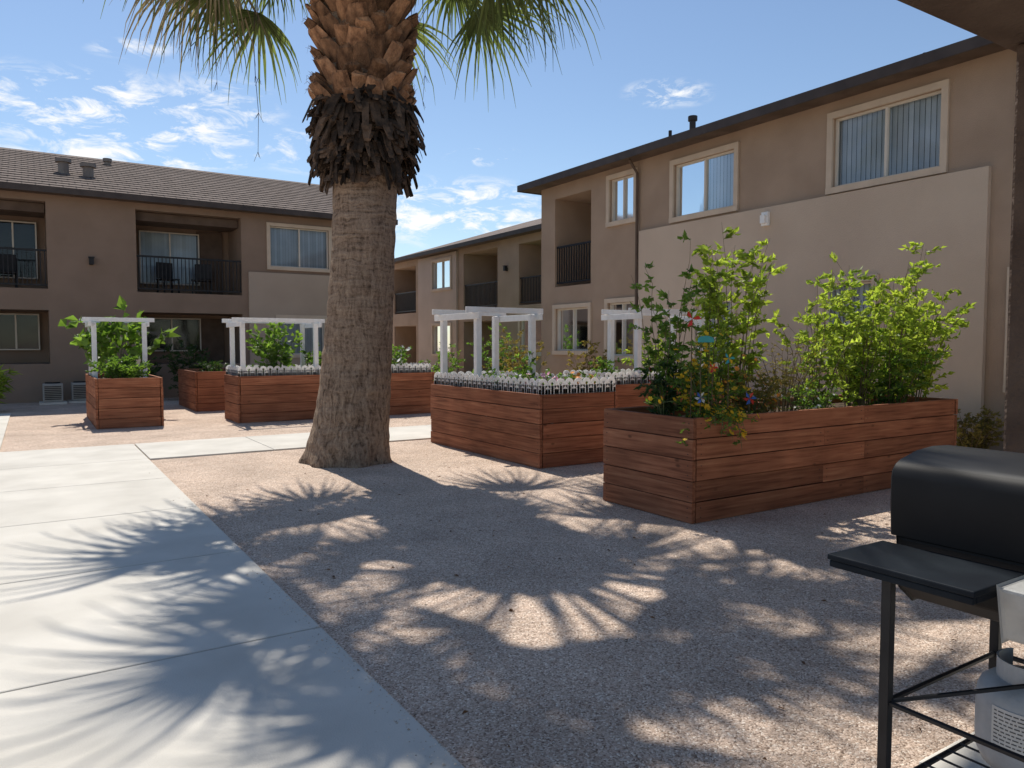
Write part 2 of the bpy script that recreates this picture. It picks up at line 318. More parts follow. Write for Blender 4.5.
# ---------------------------------------------------------------- foliage tools
def leaf(mb,p,d,l,w_,t=None,m=0):
    d=d.normalized(); r=Vector((U(-1,1),U(-1,1),U(-1,1)))
    s=d.cross(r)
    if s.length<1e-3: return
    s.normalize(); n=s.cross(d); f=n*(w_*.25)
    if t is None: t=random.random()
    mid=p+d*(l*.45)
    mb.add([p,mid+s*(w_/2)+f,p+d*l-n*(l*.12),mid-s*(w_/2)+f],[(0,1,2),(0,2,3)],m,t)
def flower(mb,p,r,m,np_=5):
    n=Vector((U(-.6,.6),U(-.9,.2),U(.2,1))).normalized(); a=n.orthogonal().normalized(); b=n.cross(a)
    for k in range(np_):
        an=2*math.pi*k/np_; d=a*math.cos(an)+b*math.sin(an); s=n.cross(d)
        mb.add([p,p+d*r*.6+s*r*.4,p+d*r+n*r*.2,p+d*r*.6-s*r*.4],[(0,1,2),(0,2,3)],m,.5)
def shrub(name,label,cat,x,y,z0,h,r,stems=9,twigs=6,lpt=8,L_=.07,W=.03,mat=leafG,start=.2,droop=.0,lean=(0,0),stemr=.008,stemmat=None,flowers=None,group=None,tw=.38,spread=.25,ry=None,flat=.22,lo=.55):
    ry=ry or r
    e=thing(name,label,cat,(x,y,z0),group)
    st=MB(); fo=MB()
    for i in range(stems):
        a=U(0,6.28); q=math.sqrt(random.random())
        rx_=r*q*math.cos(a); ry_=ry*q*math.sin(a)
        hh=h*U(lo,1.0)*(1-flat*q*q)
        b0=Vector((x+rx_*spread,y+ry_*spread,z0-.03)); e1=Vector((x+rx_+lean[0]*hh,y+ry_+lean[1]*hh,z0+hh-droop*q*h))
        c=Vector((b0.x+(e1.x-b0.x)*.25,b0.y+(e1.y-b0.y)*.25,z0+hh*.6))
        pts=[]
        for k in range(8):
            t=k/7; pt=b0*(1-t)**2+c*(2*t*(1-t))+e1*t*t
            pt+=Vector((U(-1,1),U(-1,1),0))*.018*h*t; pts.append(pt)
        st.tube(pts,[stemr*(1-.8*k/7) for k in range(8)],4)
        for j in range(twigs):
            t=start+(1-start)*((j+random.random())/twigs); fi=t*7; k=min(int(fi),6); pt=pts[k].lerp(pts[k+1],fi-k)
            az=U(0,6.28); tl=tw*r*U(.4,1.1)*(1.15-.5*t)
            td=Vector((math.cos(az),math.sin(az),U(-.1,.9))).normalized()
            p2=pt+td*tl*.5+Vector((0,0,.02*tl)); p3=pt+td*tl-Vector((0,0,.12*tl))
            st.tube([pt,p2,p3],[stemr*.35,stemr*.25,.001],3,cap=False)
            tb=U(.1,.9)
            for l in range(lpt):
                s=(l+random.random())/lpt; q_=pt.lerp(p2,s*2) if s<.5 else p2.lerp(p3,s*2-1)
                dv=(td+Vector((U(-1,1),U(-1,1),U(-.9,.7)))*.95)
                leaf(fo,q_,dv,L_*U(.5,1.2),W*U(.7,1.15),min(1,max(0,tb*.5+random.random()*.5)))
    st.obj('stem',stemmat or stemM,e)
    fo.obj('foliage',mat,e)
    if flowers:
        fm,num,fr,nm=flowers
        fl=MB(); src=fo.v
        for i in range(num):
            v=Vector(random.choice(src)); flower(fl,v+Vector((U(-.03,.03),U(-.06,0),U(0,.04))),fr*U(.7,1.2),0,6)
        fl.obj('blossom',fm,e)
    return e

# ---------------------------------------------------------------- planters
def planter(x0,x1,y0,y1,label,h=.9,border=False):
    e=thing('raised_planter',label,'planter',((x0+x1)/2,(y0+y1)/2,0),'redwood planter boxes in the courtyard')
    nb=5; bh=h/nb; t=.04
    def side(axis,c,a,b,sgn):
        mb=MB()
        for i in range(nb):
            z0=i*bh+.004; z1=(i+1)*bh-.003; j=U(-.006,.006)
            cuts=[a]
            if b-a>3.5: cuts.append(a+(b-a)*(.42 if i%2 else .58))
            cuts.append(b)
            for p,q in zip(cuts,cuts[1:]):
                tt=random.random(); dz=U(-.002,.002)
                if axis=='x': mb.box(p+.001,q-.002,c+j-(t/2),c+j+t/2,z0+dz,z1+dz,0,tt)
                else: mb.box(c+j-t/2,c+j+t/2,p+.001,q-.002,z0+dz,z1+dz,0,tt)
                for u_ in (p+.05,q-.06):
                    for zz in (z0+.045,z1-.045):
                        f=c+sgn*(t/2+.003)+j
                        if axis=='x': mb.tube([(u_,f-.003,zz),(u_,f+.003,zz)],.005,6,1)
                        else: mb.tube([(f-.003,u_,zz),(f+.003,u_,zz)],.005,6,1)
        return mb.obj('side_panel',[woodX if axis=='x' else woodY,darkIronM],e,bevel=.006)
    side('x',y0+t/2,x0+t+.01,x1-t-.01,-1); side('x',y1-t/2,x0+t+.01,x1-t-.01,1)
    side('y',x0+t/2,y0-.004,y1+.004,-1); side('y',x1-t/2,y0-.004,y1+.004,1)
    for px_ in (x0+.1,(x0+x1)/2,x1-.1):
        for py_ in(y0+.1,y1-.1):
            ps=MB(); ps.box(px_-.045,px_+.045,py_-.045,py_+.045,.01,h-.02,0,U(0,1)); ps.obj('corner_post',woodX,e)
    so_=MB(); n=14; m_=8; vs=[]
    for i in range(n+1):
        for j in range(m_+1): vs.append((x0+t+.012+(x1-x0-2*t-.024)*i/n,y0+t+.012+(y1-y0-2*t-.024)*j/m_,h-.1+U(-.02,.03)))
    so_.add(vs,[(i*(m_+1)+j,(i+1)*(m_+1)+j,(i+1)*(m_+1)+j+1,i*(m_+1)+j+1) for i in range(n) for j in range(m_)])
    so_.obj('soil',soilM,e,smooth=True)
    if border:
        bd=MB(); w_=.135
        def bar(p,q,wd,up,nrm,th=.008):
            d=(q-p).normalized(); s=nrm.cross(d)*(wd/2); o_=nrm*th
            V=[p+s,p-s,q-s,q+s]; V+= [v+o_ for v in V]
            bd.add(V,[(0,1,2,3),(7,6,5,4),(0,4,5,1),(1,5,6,2),(2,6,7,3),(3,7,4,0)],0,random.random())
        def ring(c,R_,wd,dx,nrm,th=.008,K=12):
            up=Vector((0,0,1)); V=[]
            for oo in (0,th):
                for rr in (R_,R_-wd):
                    for k in range(K):
                        an=2*math.pi*k/K; V.append(c+dx*(math.cos(an)*rr)+up*(math.sin(an)*rr)+nrm*oo)
            fs=[]
            for k in range(K):
                k2=(k+1)%K; fs+=[(k,k2,K+k2,K+k),(2*K+k,3*K+k,3*K+k2,2*K+k2),(k,2*K+k,2*K+k2,k2),(K+k,K+k2,3*K+k2,3*K+k)]
            bd.add(V,fs,0,random.random())
        def unit(cx,cy,ax):
            dx=Vector((1,0,0)) if ax=='x' else Vector((0,1,0)); nrm=Vector((0,1,0)) if ax=='x' else Vector((1,0,0))
            ln=U(-.01,.01); c=Vector((cx,cy,h-.03))+nrm*U(-.006,.006)
            z=Vector((0,0,1))+dx*ln
            bar(c+z*.055-dx*w_/2,c+z*.055+dx*w_/2,.06,z,nrm)
            for s in (-.36,0,.36): bar(c+z*.0+dx*s*w_,c+z*.13+dx*s*w_,.034,z,nrm)
            ring(c+z*.15,.068,.046,dx,nrm)
        x=x0+.09
        while x<x1-.05: unit(x,y0+.06,'x'); unit(x,y1-.07,'x'); x+=w_
        y=y0+.13
        while y<y1-.05: unit(x0+.06,y,'y'); unit(x1-.07,y,'y'); y+=w_
        bd.obj('scalloped_border',plasM,e)
    return e
planter(4.60,8.80,4.41,5.56,'long reddish wood planter overflowing with shrubs and yellow flowers',.89)
planter(5.13,6.35,7.40,10.33,'redwood planter box edged with white scalloped border',border=True)
planter(7.25,10.1,8.7,9.9,'redwood planter box half hidden behind taller shrubs',border=True)
planter(3.28,7.45,14.8,16.0,'long redwood planter behind the palm trunk',border=True)
planter(3.05,4.3,17.9,20.2,'redwood planter box standing near the apartment wall')
planter(.92,2.02,15.1,17.9,'redwood planter box with big leafy plants beside sidewalk')

def pergola(x0,x1,y0,y1,label,top=1.98):
    e=thing('garden_pergola',label,'pergola',((x0+x1)/2,(y0+y1)/2,.8),'white garden pergolas on planters')
    pw=.042
    for x in(x0,x1):
        for y in(y0,y1):
            m=MB(); m.box(x-pw,x+pw,y-pw,y+pw,.8,top-.04,0,U(0,1)); m.obj('post',whiteM,e,bevel=.004)
    ov=.16
    for x in(x0-pw-.02,x1+pw+.02):
        m=MB(); m.box(x-.018,x+.018,y0-ov,y1+ov,top-.12,top-.03,0,U(0,1)); m.obj('beam',whiteM,e,bevel=.003)
    for y in (y0,y1):
        m=MB(); m.box(x0-ov-.03,x1+ov+.03,y-.02,y+.02,top-.029,top+.05,0,U(0,1)); m.obj('rafter',whiteM,e,bevel=.003)
pergola(5.28,6.2,9.15,10.18,'white wooden pergola standing in flower planter')
pergola(8.0,9.4,8.85,9.5,'white wooden pergola half hidden behind shrubs',2.02)
pergola(3.42,4.85,14.97,15.85,'white wooden pergola on long planter behind palm',1.97)
pergola(1.02,1.9,16.6,17.7,'white wooden pergola over big leafy plants')

# ---------------------------------------------------------------- plants
S=.8
shrub('shrub','slender dark green shrub in planter corner','shrub',4.97,5.12,S,1.85,.46,10,8,9,.08,.042,leafG,.15,tw=.42)
shrub('shrub','tall light green fruit shrub in near planter','shrub',5.82,5.05,S,2.0,.42,15,10,11,.09,.046,leafY,.15,tw=.5,lo=.75)
shrub('shrub','light green shoots beside the tall shrub','shrub',5.42,5.0,S,1.5,.3,7,7,8,.08,.036,leafY,.2,tw=.5)
shrub('shrub','sparse dry twiggy shrub in near planter','shrub',6.45,4.95,S,.9,.5,24,6,4,.04,.015,leafO,.2)
shrub('shrub','airy bright green bush in near planter','shrub',7.05,5.0,S,1.5,.55,11,9,10,.08,.043,leafY,.15,ry=.45)
shrub('shrub','large bright green bush spilling over planter end','shrub',8.6,5.05,S,2.08,1.45,50,11,11,.08,.048,leafY,.1,ry=.65,tw=.20,spread=.45,flat=.36,lo=.45)
shrub('shrub','low green bush under taller foliage','shrub',8.2,4.85,S,.9,.8,12,8,10,.075,.042,leafG,.05,ry=.4)
shrub('shrub','mid height yellow green bush in planter','shrub',7.7,4.95,S,1.7,.55,12,9,10,.08,.043,leafY,.06,ry=.45)
shrub('flowering_plant','yellow flowering plant tumbling over planter corner','plant',5.0,4.66,S,1.0,.52,20,8,9,.055,.024,leafG,.1,droop=.35,ry=.3,stemmat=stemG,flowers=(petY,150,.027,'y'))
shrub('flowering_plant','yellow flowers trailing down the wooden planter side','plant',4.98,4.42,S+.05,.30,.42,14,6,8,.045,.02,leafG,.1,droop=1.6,ry=.18,stemmat=stemG,flowers=(petY,62,.030,'y'),spread=.6)
shrub('flowering_plant','mixed low flowers in near planter','plant',5.75,4.75,S,.55,.5,20,6,9,.055,.024,leafO,.1,ry=.3,stemmat=stemG,flowers=(petO,40,.022,'o'))
shrub('flowering_plant','dark leafy plants with small flowers in planter','plant',4.85,5.0,S,.7,.28,12,7,9,.06,.03,leafD,.1,stemmat=stemG,flowers=(petR,14,.02,'o'))
shrub('flowering_plant','white blossoms on low plants in near planter','plant',6.5,4.65,S,.35,.5,14,5,8,.05,.022,leafG,.1,ry=.2,stemmat=stemG,flowers=(petW,18,.02,'o'))
for x,y,fm,lab in [(5.5,7.85,petP,'low pink flowers behind white scalloped border'),(5.55,8.5,petW,'low white flowers behind white scalloped border'),(6.0,8.1,petW,'low white flowers in planter'),(5.6,9.4,petW,'low white flowers under pergola'),(6.0,7.85,petO,'low orange flowers in planter corner')]:
    shrub('flowering_plant',lab,'plant',x,y,S,.38,.34,12,6,8,.05,.024,leafG,.1,stemmat=stemG,flowers=(fm,60,.034,'p'),group='small flowering plants')
shrub('shrub','leafy green shrub inside second planter','shrub',6.05,9.0,S,.65,.3,10,6,9,.06,.03,leafG)
shrub('shrub','leafy green plant in planter corner','shrub',7.6,9.2,S,.6,.35,14,6,9,.06,.03,leafG)
shrub('shrub','green climbing plant inside pergola','shrub',8.7,9.3,S,1.0,.45,14,6,9,.07,.04,leafY)
shrub('leafy_plant','tall plant with big round leaves behind pergola','plant',1.42,17.2,S,1.7,.95,14,4,4,.28,.2,leafG,.35,stemmat=stemG,tw=.45,ry=.5,spread=.4)
shrub('leafy_plant','dense low green plants filling planter','plant',1.45,15.7,S,.5,.6,26,6,10,.1,.05,leafG,.05,stemmat=stemG,ry=.5)
shrub('leafy_plant','tall leafy vegetables inside pergola','plant',4.2,15.4,S,1.25,.72,15,5,6,.15,.09,leafG,.2,stemmat=stemG,ry=.4)
shrub('leafy_plant','bushy green vegetables in long planter','plant',5.2,15.4,S,.75,.5,14,5,8,.12,.07,leafG,.1,stemmat=stemG,ry=.4)
shrub('flowering_plant','green plants with white flowers in long planter','plant',6.7,15.4,S,.85,.6,18,6,9,.09,.045,leafG,.1,stemmat=stemG,ry=.4,flowers=(petW,40,.05,'w'))
shrub('flowering_plant','small flowers at the end of long planter','plant',3.7,15.3,S,.35,.35,10,5,8,.07,.035,leafG,.1,ry=.3,flowers=(petP,20,.04,'w'))
shrub('leafy_plant','low herbs in planter near the wall','plant',3.6,18.8,S,.35,.5,14,5,8,.08,.04,leafD,.1,ry=.8)
shrub('bush','dark bush beside the apartment wall','bush',3.6,22.0,0,1.9,.75,24,7,10,.11,.06,leafD,.1)
shrub('bush','dark bush under the balcony','bush',2.5,22.1,0,1.6,.6,20,7,9,.11,.06,leafD,.1)
shrub('bush','spiky yellow green plant by the sidewalk edge','bush',-.98,20.2,0,1.4,.6,30,4,8,.28,.045,leafY,.2)
shrub('bush','olive yellow bush near apartment entrance','bush',9.5,14.6,0,2.0,.75,26,7,10,.09,.045,leafO,.15)
shrub('bush','olive green bush near apartment entrance','bush',10.3,13.0,0,1.75,.7,26,7,10,.09,.045,leafO,.15)
shrub('bush','green bush behind the planters','bush',8.6,16.4,0,1.6,.8,26,7,10,.09,.045,leafG,.15)
shrub('bush','small tree like shrub beside wall','bush',10.3,16.8,0,2.2,.7,22,7,10,.09,.045,leafG,.3)
for k,yy in enumerate([4.2,5.1,6.0,7.0]):
    shrub('hedge_bush','low reddish green hedge bush against stucco wall','bush',10.55,yy,0,.72,.5,30,7,10,.055,.034,leafR if k%2==0 else leafO,.05,group='low hedge bushes along the wall')
def pinwheel(x,y,z,h,cols,label,s_=1):
    e=thing('garden_pinwheel',label,'garden ornament',(x,y,z),'garden ornaments in the planter')
    m=MB(); m.tube([(x,y,z),(x,y,z+h)],.005,5); m.obj('stake',stemM,e)
    for k in range(6):
        m=MB(); a=k*math.pi/3; d=Vector((math.cos(a)*CT,-math.cos(a)*ST,math.sin(a))); n=Vector((-ST,-CT,0)); s=n.cross(d)
        c=Vector((x,y,z+h))+n*.015
        m.add([c,c+(d*.045+s*.027)*s_+n*.012,c+d*.08*s_,c+(d*.045-s*.008)*s_],[(0,1,2,3)]); m.obj('blade',cols[k%len(cols)],e)
pinwheel(4.75,4.58,S,.92,[petR,petW],'red and white pinwheel on a stake')
pinwheel(5.12,4.5,S,.58,[petT,petY],'teal and yellow pinwheel on a stake',.7)
pinwheel(5.40,4.5,S,.22,[petB,petR],'blue and red pinwheel low among flowers',.8)
pinwheel(4.78,4.5,S,.25,[petB,petW],'blue and white pinwheel low among flowers',.7)
pinwheel(4.92,4.5,S,.5,[petR,petO],'red and orange pinwheel among leaves',.6)
e=thing('garden_sign','small teal arched garden sign on two wires','sign',(4.83,4.5,S))
for xx in (4.78,4.88):
    m=MB(); m.tube([(xx,4.5,S),(xx,4.5,S+.74)],.004,4); m.obj('stake',stemM,e)
m=MB(); n=8; c=(4.83,4.485,S+.72)
top=[(c[0]+.09*math.cos(math.pi*k/n),c[1],c[2]+.025+.03*math.sin(math.pi*k/n)) for k in range(n+1)]
f=top+[(c[0]-.09,c[1],c[2]),(c[0]+.09,c[1],c[2])]
m.add(f+[(a,b+.012,z) for a,b,z in f],[tuple(range(len(f))),tuple(range(2*len(f)-1,len(f)-1,-1))]+[(k,(k+1)%len(f),(k+1)%len(f)+len(f),k+len(f)) for k in range(len(f))]); m.obj('panel',petT,e)

# ---------------------------------------------------------------- palm
PX,PY=3.39,9.25
pe=thing('palm_tree','tall fan palm with thick trunk growing from gravel','palm tree',(PX,PY,0))
def axis(z):
    t=z/6.6
    k=.27*(1-(1-min(t*1.6,1))**2)
    return Vector((PX+CT*k,PY-ST*k,z))
def rad(z):
    pts=[(0,.57),(.12,.54),(.5,.48),(1,.445),(1.6,.42),(2.4,.40),(3.4,.385),(3.7,.42),(4.2,.50),(4.7,.46),(5.1,.49),(6.6,.54),(7.4,.35)]
    for (a,ra),(b,rb) in zip(pts,pts[1:]):
        if z<=b: return ra+(rb-ra)*(z-a)/(b-a)
    return .3
tr=MB(); K=72; zs=[-.05]+[i*.03 for i in range(1,145)]+[4.5,5,5.5,6,6.5,7.0,7.3]
vs=[]
for z in zs:
    c=axis(max(z,0)); r=rad(max(z,0))
    for j in range(K):
        a=2*math.pi*j/K; flare=(.05*math.exp(-max(z,0)*5))*math.sin(a*7+1)
        q=Vector((math.cos(a)*4.5,math.sin(a)*4.5,z*1.1)); q2=Vector((math.cos(a)*.8,math.sin(a)*.8,z*9))
        rr=r+flare+NZ.noise(q)*.016+NZ.noise(q2)*.014+NZ.noise(q*3.1)*.012; vs.append((c.x+math.cos(a)*rr,c.y+math.sin(a)*rr,z))
tr.add(vs,[(i*K+j,i*K+(j+1)%K,(i+1)*K+(j+1)%K,(i+1)*K+j) for i in range(len(zs)-1) for j in range(K)])
tr.obj('trunk',barkM,pe,smooth=True)
bt=MB()
rows=19
for i in range(rows):
    z=4.42+i*.145; nb=11
    for j in range(nb):
        a=2*math.pi*(j+(.5 if i%2 else 0))/nb+U(-.06,.06)+i*.03
        c=axis(z+U(-.025,.025)); ro=Vector((math.cos(a),math.sin(a),0)); sd=Vector((-ro.y,ro.x,0)); r=rad(z)-.02
        ln=U(.18,.31); up=U(.5,.95); d=(ro*math.cos(up)+Vector((0,0,1))*math.sin(up))
        nrm=d.cross(sd); b0=c+ro*r; tt=random.random(); w0=U(.135,.16); w1=U(.08,.11); h0=.06; h1=U(.025,.05)
        tw=(.05 if (i+j)%2 else -.05)+U(-.03,.03)
        e1=b0+d*ln+sd*tw; mid=b0+d*ln*.55+sd*tw*.5
        def ring_(p,w_,h_): return [p+sd*w_+nrm*(-h_*.2),p+sd*w_*.6+nrm*(-h_),p-sd*w_*.6+nrm*(-h_),p-sd*w_+nrm*(-h_*.2),p-sd*w_*.5+nrm*h_*.6,p+sd*w_*.5+nrm*h_*.6]
        V=ring_(b0-ro*.05-Vector((0,0,.08)),w0,h0)+ring_(mid,w0*.82,h0*.8)+ring_(e1,w1,h1)
        for q in range(12,18): V[q]=V[q]+d*U(-.03,.03)
        fs=[(q*6+k,q*6+(k+1)%6,(q+1)*6+(k+1)%6,(q+1)*6+k) for q in range(2) for k in range(6)]
        bt.add(V,fs,0,tt); bt.add(V[12:18],[(0,1,2,3,4,5)],0,min(1,tt*.6+.35))
        for q in range(3):
            s0=e1+sd*U(-.07,.07); bt.tube([s0-d*.05,s0+d*U(.02,.06)+Vector((0,0,U(-.03,.03))),s0+d*U(.04,.1)+Vector((0,0,U(-.12,.02)))],[.004,.003,.001],3,0,U(0,.6),cap=False)
bt.obj('leaf_base',bootM,pe)
rg=MB()
for i in range(680):
    z=3.55+random.random()**.75*1.0; a=U(0,6.28); c=axis(z); ro=Vector((math.cos(a),math.sin(a),0)); sd=Vector((-ro.y,ro.x,0))
    d=(ro*U(.5,1.2)+Vector((0,0,U(-.8,.3)))+sd*U(-.5,.5)).normalized()
    ln=U(.20,.44)*(1 if z>3.75 else .6); w0=U(.025,.085); b0=c+ro*(rad(z)-.05); n=d.cross(sd).normalized()*U(.008,.022)
    mid=b0+d*ln*.55+sd*U(-.03,.03); e1=mid+(d*.5+Vector((0,0,-U(.1,1.5)))+sd*U(-.4,.4))*ln*.45
    V=[b0+sd*w0,b0-sd*w0,mid-sd*w0*.8+n,mid+sd*w0*.8+n,e1-sd*w0*U(.1,.8),e1+sd*w0*U(.1,.7)]
    V2=[v-n*2 for v in V]
    rg.add(V+V2,[(0,1,2,3),(3,2,4,5),(6,9,8,7),(9,11,10,8),(0,3,9,6),(3,5,11,9),(1,7,8,2),(2,8,10,4),(5,4,10,11)],0,random.random()**1.4)
rg.obj('dead_leaf_skirt',ragM,pe)
cr=MB()
top=axis(7.2)
def frond(az,el,plen,fan,dry,droopk):
    o=Vector((math.cos(az),math.sin(az),0)); sd=Vector((-o.y,o.x,0))
    d=o*math.cos(el)+Vector((0,0,math.sin(el)))
    p=top+o*.3+Vector((0,0,U(-.35,.3))); dd=d.copy(); pts=[p.copy()]
    for k in range(6):
        p=p+dd*plen/6; dd=(dd+Vector((0,0,-1))*droopk*.11).normalized(); pts.append(p.copy())
    mi=1 if dry else 0
    cr.tube(pts,[.028-.003*k for k in range(7)],4,mi,U(.3,.9))
    roll=U(-.8,.8); n=dd.cross(sd).normalized(); s2=(sd*math.cos(roll)+n*math.sin(roll)).normalized(); n2=dd.cross(s2).normalized()
    ns=32
    for k in range(ns):
        if random.random()<.06: continue
        a=(-1+2*k/(ns-1))*1.35+U(-.05,.05)
        sdv=dd*math.cos(a)+s2*math.sin(a)
        ln=fan*(1-.22*abs(a)/1.45)*U(.75,1.15); wv=sdv.cross(n2).normalized()
        q=p.copy(); t=random.random(); cur=sdv+n2*(-.15*abs(math.sin(a)))
        cur.normalize()
        ws=[.011,.029,.022,.013,.007,.0018]; V=[]
        for j in range(6):
            V+= [q+wv*ws[j],q+n2*ws[j]*.5,q-wv*ws[j]]
            q=q+cur*ln/5
            cur=(cur+Vector((0,0,-1))*(.05+.16*j*(1.3 if dry else 1))*droopk+Vector((U(-1,1),U(-1,1),U(-1,1)))*.05*j).normalized()
        fs=[]
        for j in range(5):
            b=j*3; fs+=[(b,b+1,b+4,b+3),(b+1,b+2,b+5,b+4)]
        cr.add(V,fs,mi,t)
nf=68
for i in range(nf):
    az=i*2.39996+U(-.25,.25); f=i/nf
    el=math.radians(-16+98*f**.95)
    frond(az,el,U(1.0,2.2) if f<.6 else U(.4,1.7),U(1.1,1.6),f<.25 and random.random()<.35 or random.random()<.08,U(.8,1.2) if f<.6 else U(.9,1.4))
for az_off,el_,pl in [(0.0,-8,2.0),(.3,-16,1.7),(-.35,0,2.0)]:
    for base in (-TH,-TH+math.pi): frond(base+az_off,math.radians(el_),pl,1.5,random.random()<.4,1.0)
cr.obj('crown',[frondG,frondD],pe)
hs=MB()
for (dx,dy,z0,zl) in [(-1.95,.3,6.2,1.3),(-1.05,-.9,6.2,2.5),(-1.0,-.95,6.2,1.7),(.75,.1,6.2,1.6),(.65,-.3,6.2,1.1)]:
    wx=CT*dx+ST*dy; wy=-ST*dx+CT*dy
    pts=[]
    for k in range(12):
        t=k/11; pts.append(Vector((PX+.22+wx*min(1,t*2.2),PY-.14+wy*min(1,t*2.2),7.0+.25*math.sin(min(1,t*2)*3.1)-max(0,t-.3)/.7*(zl+.8)+U(-.01,.01)))+Vector((U(-.02,.02),U(-.02,.02),0)))
    hs.tube(pts,[.010-.0007*k for k in range(12)],4,0,.5)
    for q in range(10):
        b=pts[-1-q//3]; hs.tube([b,b+Vector((U(-.05,.05),U(-.05,.05),U(-.12,-.04)))],[.003,.002],3)
hs.obj('hanging_flower_stalk',ragM,pe)

# ---------------------------------------------------------------- buildings
def wall(mb,P,s0,s1,z0,z1,ops,zone=None,off=.08):
    S_={s0,s1}; Z_={z0,z1}
    for o in ops: S_|={o[0],o[1]}; Z_|={o[2],o[3]}
    if zone: S_|={zone[0],zone[1]}; Z_|={max(zone[2],z0),zone[3]}
    S_=sorted(a for a in S_ if s0<=a<=s1); Z_=sorted(a for a in Z_ if z0<=a<=z1)
    inz=lambda s,z: zone and zone[0]<s<zone[1] and zone[2]<z<zone[3]
    for a,b in zip(S_,S_[1:]):
        for c,d in zip(Z_,Z_[1:]):
            s,z=(a+b)/2,(c+d)/2
            if any(o[0]<s<o[1] and o[2]<z<o[3] for o in ops): continue
            k=inz(s,z); n=off if k else 0
            mb.quad(P(a,n,c),P(b,n,c),P(b,n,d),P(a,n,d),1 if k else 0)
    if zone:
        a,b,c,d=zone
        for q in (a,b): 
            if s0<q<s1: mb.quad(P(q,0,z0),P(q,off,z0),P(q,off,d),P(q,0,d),1)
        mb.quad(P(a,0,d),P(b,0,d),P(b,off,d),P(a,off,d),1)
    for o in ops:
        a,b,c,d,dep=o[:5]; n=off if inz((a+b)/2,(c+d)/2) else 0; m=1 if n else 0
        if dep>1: m=0
        mb.quad(P(a,n,c),P(a,-dep,c),P(a,-dep,d),P(a,n,d),m); mb.quad(P(b,n,c),P(b,-dep,c),P(b,-dep,d),P(b,n,d),m)
        mb.quad(P(a,n,d),P(b,n,d),P(b,-dep,d),P(a,-dep,d),m); mb.quad(P(a,n,c),P(b,n,c),P(b,-dep,c),P(a,-dep,c),m)
        if dep>1: mb.quad(P(a,-dep,c),P(b,-dep,c),P(b,-dep,d),P(a,-dep,d),m)
def window(P,e,a,b,c,d,n=0,dep=.14,panes=2,trim=.10,blind=True,label=None,dark=False):
    m=MB(); B=lambda *k: m.box(*k[:6],k[6] if len(k)>6 else 0,.5,P)
    if trim:
        t=trim; f0,f1=n+.002,n+.045
        B(a-t,b+t,f0,f1,d,d+t); B(a-t,b+t,f0,f1+.01,c-t,c); B(a-t,a,f0,f1,c+.001,d-.001); B(b,b+t,f0,f1,c+.001,d-.001)
    w_=.035; k0,k1=n-dep+.03,n-dep+.09
    B(a+.002,b-.002,k0,k1,d-w_,d-.002,1); B(a+.002,b-.002,k0,k1,c+.002,c+w_,1); B(a+.002,a+w_,k0,k1,c+w_,d-w_,1); B(b-w_,b-.002,k0,k1,c+w_,d-w_,1)
    for i in range(1,panes):
        s=a+(b-a)*i/panes; B(s-.02,s+.02,k0-.005,k1+.008,c+w_,d-w_,1)
    wo=m.obj('window',[trimM,frameM],e,label=label)
    m=MB(); q=n-dep+.05
    for i in range(panes):
        s0=a+.01+(b-a-.02)*i/panes; s1=a+.01+(b-a-.02)*(i+1)/panes; k=U(-.004,.004)
        m.quad(P(s0,q+k,c+.01),P(s1,q-k,c+.01),P(s1,q-k+U(-.003,.003),d-.01),P(s0,q+k,d-.01))
    m.obj('glass',glassM,wo)
    m=MB(); q=n-dep-.02
    if blind:
        s=a
        while s<b:
            t_=random.random(); sw=.085
            m.quad(P(s,q,c),P(min(s+sw,b),q-.012,c),P(min(s+sw,b),q-.012,d),P(s,q,d),0,t_); s+=sw
        m.quad(P(a,q-.06,c),P(b,q-.06,c),P(b,q-.06,d),P(a,q-.06,d),1)
        m.obj('blind',[blindM,darkM],wo)
    else:
        m.quad(P(a,q-.02,c),P(b,q-.02,c),P(b,q-.02,d),P(a,q-.02,d),0); m.obj('dark_interior',darkM,wo)
def railing(P,e,a,b,z0,n=-.05,h=1.02):
    m=MB(); m.box(a,b,n-.04,n,z0+h-.05,z0+h,0,.5,P); m.box(a,b,n-.035,n-.005,z0+.08,z0+.12,0,.5,P)
    s=a+.05
    while s<b: m.box(s-.011,s+.011,n-.03,n-.01,z0+.12,z0+h-.05,0,.5,P); s+=.10
    m.obj('balcony_railing',railM,e)
def wall_lamp(P,e,s,z,n=0):
    m=MB(); m.box(s-.04,s+.04,n,n+.04,z-.03,z+.10,0,.5,P); m.box(s-.055,s+.055,n+.041,n+.15,z-.02,z+.15,0,.5,P); m.box(s-.07,s+.07,n+.03,n+.17,z+.151,z+.175,0,.5,P); m.obj('wall_lamp',railM,e)
def chair(x,y,z,rot):
    e=thing('patio_chair','dark patio chair on the balcony','chair',(x,y,z),'balcony chairs')
    m=MB(); m.box(x-.24,x+.24,y-.24,y+.24,z+.42,z+.46); m.obj('seat',railM,e,bevel=.01)
    m=MB(); m.box(x-.24,x+.24,y+.2,y+.24,z+.5,z+.95); m.obj('backrest',railM,e,bevel=.01)
    for a in(-.21,.21):
        for b in(-.21,.21):
            m=MB(); m.box(x+a-.018,x+a+.018,y+b-.018,y+b+.018,z,z+.42); m.obj('leg',railM,e)
    e.rotation_euler=(0,0,rot)
